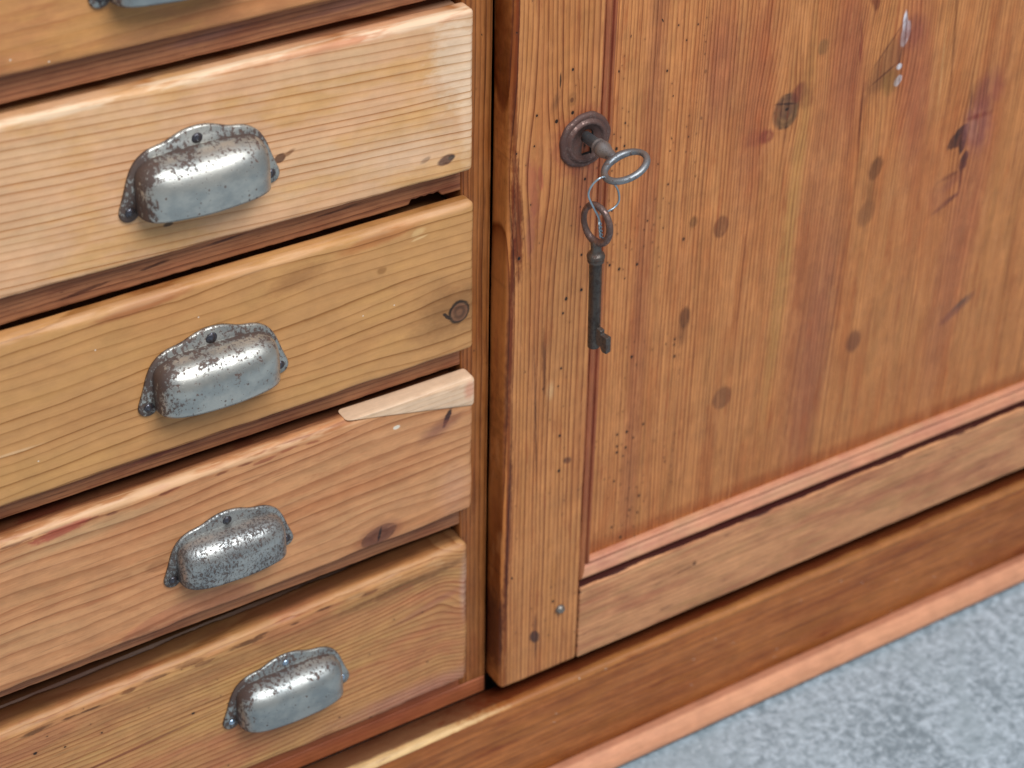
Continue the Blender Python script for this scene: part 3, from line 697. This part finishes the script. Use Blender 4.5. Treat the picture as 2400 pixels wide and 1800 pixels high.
def nail(mat, parent, x, y, z, r=3.0, h=2.3, nm='nail', squash=0):
    prof = [(r * 1.02, -.3), (r, .3)] + [(r * math.cos(math.radians(a_)), .3 + h * math.sin(math.radians(a_))) for a_ in (12, 26, 40, 54, 68, 80, 88)]
    V, F = lathe(prof, 20)
    for k in range(len(V)):
        V[k] += np.array([1, .6, 1]) * mnoise.noise(Vector(V[k]) * .4 + Vector((x, 0, z))) * .25
    o = finish(nm, V, F, mat, parent); o.location = (x * MM, y * MM, z * MM)
    return o

# --- drawers
drawers = []
def drawer(i, zb_l, zb_r, zt_l, zt_r, yf, mat, r, wear, chips, xr, pull, hx, hz, s, nails, label, boxtop=-3.5, yb=-.5):
    """front board stands proud of the frame; its top and bottom edges run slightly out of level as in an old piece"""
    zb, zt = 0.0, 100.0
    xl = -333.6
    V, F = rbox(xl, xr, yf, yb, zb, zt, r, 2.6, wear, 11.0 * i, chips, 2.0)
    V = np.array(V)
    tt = (V[:, 0] - (-300.0)) / 300.0
    lo = zb_l + (zb_r - zb_l) * tt; hi = zt_l + (zt_r - zt_l) * tt
    H = hi - lo
    z = V[:, 2].copy()
    V[:, 2] = np.where(z < 50, lo + z, hi - (100 - z))
    k = (z > 12) & (z < 88); V[k, 2] = (lo + 12 + (z - 12) / 76 * (H - 24))[k]
    V2, F2 = rbox(-331.5, -2.0, yb + .1, 180, 0, 100, .8, 14, .0, 0)
    V2 = np.array(V2); tt = (V2[:, 0] + 300) / 300
    V2[:, 2] = np.where(V2[:, 2] > 50, zt_l + (zt_r - zt_l) * tt + boxtop, zb_l + 4)
    VV, FF, mi = join([(V, F), (V2, F2)])
    o = finish('drawer', VV, FF, [mat, mat], cab)
    if label: o['label'] = label
    cup_pull(ME[pull], o, hx, yf - .1, hz, s, .35, i * 3.3)
    for (nx, nz, nr, nh, nm_) in nails:
        nail(ME[nm_], o, hx + nx * s, yf - 1.0, hz + nz * s, nr, nh)
    return o
N3 = lambda r, h, m_, t=None: [(-40, -.5, r, h, m_), (40, -.3, r, h, m_), (0, 32.0, (t or r), h, m_)]
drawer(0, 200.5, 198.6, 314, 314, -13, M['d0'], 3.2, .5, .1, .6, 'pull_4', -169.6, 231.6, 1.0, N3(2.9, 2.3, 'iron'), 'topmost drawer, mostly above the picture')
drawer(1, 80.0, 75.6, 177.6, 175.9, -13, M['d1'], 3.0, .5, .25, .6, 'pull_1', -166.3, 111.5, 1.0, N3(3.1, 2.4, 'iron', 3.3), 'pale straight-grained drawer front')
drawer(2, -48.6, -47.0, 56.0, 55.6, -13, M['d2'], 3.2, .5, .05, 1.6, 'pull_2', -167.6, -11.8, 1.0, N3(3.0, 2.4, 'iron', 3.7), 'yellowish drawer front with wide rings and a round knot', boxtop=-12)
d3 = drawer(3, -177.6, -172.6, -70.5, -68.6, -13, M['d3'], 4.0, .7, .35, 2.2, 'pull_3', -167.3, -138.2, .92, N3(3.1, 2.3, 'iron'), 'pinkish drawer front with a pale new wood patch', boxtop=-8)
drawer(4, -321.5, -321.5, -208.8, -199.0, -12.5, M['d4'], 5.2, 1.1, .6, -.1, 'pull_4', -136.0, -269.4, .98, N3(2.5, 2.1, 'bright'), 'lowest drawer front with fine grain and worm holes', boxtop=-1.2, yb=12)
# pale wedge let into the top right corner of the fourth drawer
V, F = rbox(-86, 2.6, -14.4, -.3, -90, -67.6, 3.4, 2.0, .1, 3.3)
V = np.array(V)
for k in range(len(V)):
    f = max(.015, min(1, (V[k][0] + 85) / 85)); top = -67.6
    V[k][2] = top - (top - V[k][2]) * f - (1 - f) * 1.1
    V[k][1] = -.3 + (V[k][1] + .3) * (.93 + .07 * f)
finish('patch', V, F, M['patch'], d3)['label'] = 'pale wedge of new wood'

# --- the door
door = empty('door', (0, 0, 0), cab)
V, F = rbox(22.0, 85.4, -18, 4, -338.4, 310, 3.6, 3.2, .6, 41.0, .2, 2.2, 60.0)
finish('stile', V, F, M['stile'], door)
board('stile', 552, 621.5, -18, 4, -338.4, 310, M['stile'], 2, 20, .2, 42, parent=door)
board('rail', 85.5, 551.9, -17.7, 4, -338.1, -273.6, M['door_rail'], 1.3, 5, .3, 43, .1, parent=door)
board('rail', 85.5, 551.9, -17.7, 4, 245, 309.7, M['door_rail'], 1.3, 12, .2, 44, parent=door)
board('panel', 85.6, 551.8, -4, 3.5, -273.5, 244.9, M['panel'], .6, 12, .0, 45, parent=door)
# panel moulding, mitred at the corners; profile (distance in from the frame, height y)
mp = [(0.0, -3.0), (1.7, -3.0), (1.8, -11.2), (2.6, -12.6), (4.0, -13.1), (5.4, -12.6), (7.0, -11.2), (8.4, -9.6), (9.4, -8.8), (9.9, -7.4), (10.5, -7.4), (10.8, -8.6), (11.6, -9.3), (12.6, -9.0), (13.3, -7.8), (13.5, -4.05), (13.5, -3.0)]
XL, XR, ZB, ZT = 85.45, 551.95, -273.55, 244.95
def mould(side, mat):
    n_ = 110; V = []; F = []; m_ = len(mp)
    for i in range(n_ + 1):
        f = i / n_
        for (t_, y) in mp:
            wv = .28 * mnoise.noise(Vector((f * 12 + hash(side) % 7 * 0, t_ * .12, {'b': 1, 'l': 5, 't': 9, 'r': 13}[side])))
            if side == 'b': p = (XL + t_ + (XR - XL - 2 * t_) * f, y + wv, ZB + t_ + wv * .5)
            if side == 't': p = (XL + t_ + (XR - XL - 2 * t_) * f, y + wv, ZT - t_)
            if side == 'l': p = (XL + t_ + .02, y + wv, ZB + t_ + (ZT - ZB - 2 * t_) * f)
            if side == 'r': p = (XR - t_ - .02, y + wv, ZB + t_ + (ZT - ZB - 2 * t_) * f)
            V.append(p)
    for i in range(n_):
        for j in range(m_ - 1):
            F.append([i * m_ + j, i * m_ + j + 1, (i + 1) * m_ + j + 1, (i + 1) * m_ + j])
    o = finish('moulding', V, F, mat, door)
    flip = {'b': 0, 't': 1, 'l': 1, 'r': 0}[side]
    o.data.update()
    return o
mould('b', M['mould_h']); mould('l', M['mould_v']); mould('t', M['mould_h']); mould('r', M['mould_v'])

# escutcheon with a real keyhole cut in its plate
EX, EZ, EY = 72.6, 78.6, -18.0
prof = [(17.6, -.4), (17.5, 1.0), (17.0, 1.7), (15.8, 2.4), (14.9, 2.5), (14.3, 2.1), (13.8, 2.6), (13.0, 3.7), (12.2, 4.2), (11.3, 4.0), (10.6, 3.0), (10.1, 2.2)]
seg = 64
V = []; F = []
for (r_, h_) in prof:
    for k in range(seg):
        an = 2 * math.pi * k / seg
        jag = 1 + (.012 * math.sin(5 * an + 1) + .01 * math.sin(11 * an) if r_ > 15 else 0)
        V.append((r_ * jag * math.cos(an), -h_, r_ * jag * math.sin(an)))
for i in range(len(prof) - 1):
    for k in range(seg):
        l = (k + 1) % seg; F.append([i * seg + k, i * seg + l, (i + 1) * seg + l, (i + 1) * seg + k])
# keyhole outline, star shaped round (0.6, 0)
def keyhole_r(an):
    best = 4.4
    dx, dz = math.cos(an), math.sin(an)
    kx, kz = .6, 3.0           # bow of the hole, where the shank sits
    # ray from (kx,kz-1) in direction; union of circle r4.4 at (kx,kz) and slot down to -9
    ox, oz = 0, -1.0
    b_ = dx * (ox) + dz * (oz); cc = ox * ox + oz * oz - 4.4 ** 2
    t1 = -b_ + math.sqrt(b_ * b_ - cc)
    best = t1
    if dz < 0:
        half = 2.7 + .9 * min(1, abs(dz))
        tz = (11.2) / -dz; tx = half / abs(dx) if abs(dx) > 1e-6 else 1e9
        best = max(best, min(tz, tx))
    return best
inner = len(prof) * seg; lastring = (len(prof) - 1) * seg
for (hh, sc_) in ((1.9, 1.0), (-.3, .97)):
    for k in range(seg):
        an = 2 * math.pi * k / seg; rr = keyhole_r(an) * sc_
        V.append((.6 + rr * math.cos(an), -hh, 2.0 + rr * math.sin(an)))
for k in range(seg):
    l = (k + 1) % seg
    F.append([lastring + k, lastring + l, inner + l, inner + k])
    F.append([inner + k, inner + l, inner + seg + l, inner + seg + k])
nf = len(F)
F.append([inner + seg + k for k in range(seg)])
mi = [0] * nf + [1]
for i in range(nf - seg * 2, nf):
    if (i - (nf - seg * 2)) % 2 == 1: mi[i] = 1
o = finish('escutcheon', V, F, [ME['esc'], ME['black']], door, mi=mi)
o.location = (EX * MM, EY * MM, EZ * MM)
ME['nickel'] = metal('nickel_nail', 2.9, cover=-.02, steel=(150, 140, 130), rustc=(70, 52, 44), rough=.42)
es = nail(ME['nickel'], door, 68.8, -18, -284.0, 3.6, 3.2, 'nail')

# ------------------------------------------------------------------ the key in the lock
def key(name, mats, bow_c, bow_a, bow_b, A, W, wire_r, shank_end, collars, shank_r, bit=None, label='', tilt=None):
    """bow_c centre of the bow; A unit vector from bow to bit; W unit vector across the bow"""
    A = Vector(A).normalized(); W = Vector(W); W = (W - A * W.dot(A)).normalized(); Nn = A.cross(W)
    root = empty(name, (bow_c[0], bow_c[1], bow_c[2] + Z0)); root['label'] = label; root['category'] = 'key'
    O = Vector((0, 0, 0))
    pts = []; rads = []
    for k in range(72):
        an = 2 * math.pi * k / 72
        pts.append(O + A * (math.cos(an) * (bow_a - wire_r)) + W * (math.sin(an) * (bow_b - wire_r)))
        th = 1 + .35 * max(0, math.cos(an)) ** 3
        rads.append((wire_r * .92 * th, wire_r * 1.05 * th))
    V, F = tube(pts, 1, 16, True, rads)
    flip_ok(finish('bow', V, F, mats[0], root))
    L0 = bow_a - wire_r * 1.6
    prof = [(wire_r * 1.2, L0)] + [(r_, bow_a + s_) for (s_, r_) in collars] + [(shank_r, shank_end), (shank_r * .82, shank_end + .6)]
    seg_ = 24; V = []; F = []
    for (r_, s_) in prof:
        for k in range(seg_):
            an = 2 * math.pi * k / seg_
            V.append(O + A * s_ + W * (r_ * math.cos(an)) + Nn * (r_ * math.sin(an)))
    for i in range(len(prof) - 1):
        for k in range(seg_):
            l = (k + 1) % seg_; F.append([i * seg_ + k, i * seg_ + l, (i + 1) * seg_ + l, (i + 1) * seg_ + k])
    F.append(list(range(seg_))); F.append([(len(prof) - 1) * seg_ + k for k in range(seg_)])
    flip_ok(finish('shank', [tuple(v) for v in V], F, mats[1], root))
    if bit:
        (s0, s1, ln, th) = bit
        # outline in the plane of the bow, with a warded notch and a thick outer edge
        out = [(0, s0), (ln * .50, s0 + 1.2), (ln * .50, s0 + 3.6), (ln, s0 + 4.2), (ln, s1 - .6), (ln * .62, s1), (ln * .50, s1 - 1.2), (ln * .42, s1 - 3.4), (0, s1 - 3.2)]
        V = []; F = []; m_ = len(out)
        for sg in (-1, 1):
            for (w_, s_) in out:
                V.append(tuple(A * s_ + W * (w_ + shank_r * .6) + Nn * (sg * th * (1.0 if w_ < ln * .8 else 1.25))))
        F.append(list(range(m_))); F.append([m_ + k for k in range(m_)][::-1])
        for k in range(m_):
            l = (k + 1) % m_; F.append([k, l, m_ + l, m_ + k])
        ob = flip_ok(finish('bit', V, F, mats[2], root, smooth=False))
        bv = ob.modifiers.new('worn', 'BEVEL'); bv.width = .0006; bv.segments = 2
    return root
t20 = math.radians(20)
key('key', [ME['key_grey'], ME['key_grey'], ME['key_grey']], (73.0, -59.5, 80.6), 12.8, 15.2, (0, 1, 0), (math.cos(t20), 0, math.sin(t20)), 2.0, 41.5,
    [(-.5, 2.7), (1.5, 3.0), (4.5, 3.5), (7.0, 4.3), (9.0, 4.9), (11.0, 5.1), (12.4, 4.8), (13.4, 4.2), (14.4, 4.6), (15.4, 4.7), (16.2, 4.2), (17.0, 3.5)], 3.4,
    label='grey key standing in the keyhole of the cabinet door')
p76 = math.radians(76)
a2 = Vector((2.6, 1.0, -82)).normalized()
key('key', [ME['key_brown'], ME['key_dark'], ME['key_dark']], (57.4, -56, 45.6), 14.2, 12.0, tuple(a2), (math.cos(p76), -math.sin(p76), 0), 1.95, 86.5,
    [(-1.0, 3.4), (.5, 3.3), (2.5, 3.2), (4.4, 3.4), (5.4, 4.1), (6.2, 5.0), (7.4, 5.5), (8.8, 5.3), (9.8, 4.7), (10.3, 4.9), (10.9, 5.1), (11.5, 4.8), (12.0, 3.9)], 3.75,
    bit=(70.5, 86.5, 9.8, 1.7), label='dark brown key hanging from a wire loop below the other key')

# ------------------------------------------------------------------ the wire joining both keys
wp = [(58.0, -58.6, 46.8), (56.9, -58, 51.4), (54.1, -58, 57.0), (51.4, -57.5, 62.8), (50.0, -57, 67.3), (50.7, -57, 71.0), (53.0, -57.5, 74.7), (56.3, -58.4, 77.2),
      (60.4, -58.2, 76.9), (65.6, -55, 72.6), (71.0, -51, 66.4), (75.2, -49, 61.0), (77.6, -48, 55.9), (78.0, -48, 51.0), (75.9, -48, 47.9), (72.4, -48, 46.4), (68.4, -48.6, 46.5), (63.5, -51, 48.2), (59.0, -55.5, 49.6), (57.4, -58.0, 47.6)]
sp = spline(wp, 6)
# twisted tail
tail1 = []; tail2 = []
for k in range(40):
    f = k / 39.0; ax_ = Vector((57.7 + 1.2 * f, -58.8, 46.8 - 9.0 * f)); an = f * 2 * math.pi * 1.75
    o1 = Vector((math.cos(an), math.sin(an), 0)) * .62
    tail1.append(ax_ + o1); tail2.append(ax_ - o1)
tail1.append(tail1[-1] + Vector((.9, -.3, -.6))); tail2.append(tail2[-1] + Vector((-.3, -.2, -.7)))
wc = (57.7, -58.8, 46.8)
def rel(pp): return [Vector(p) - Vector(wc) for p in pp]
path = rel(tail1[::-1]) + rel(sp[2:-2]) + rel(tail2)
V, F = tube(path, .64, 10)
wi = finish('wire_loop', V, F, ME['wire']); wi.location = (wc[0] * MM, wc[1] * MM, (wc[2] + Z0) * MM)
flip_ok(wi)
wi['label'] = 'thin twisted steel wire loop joining the two keys'; wi['category'] = 'wire'
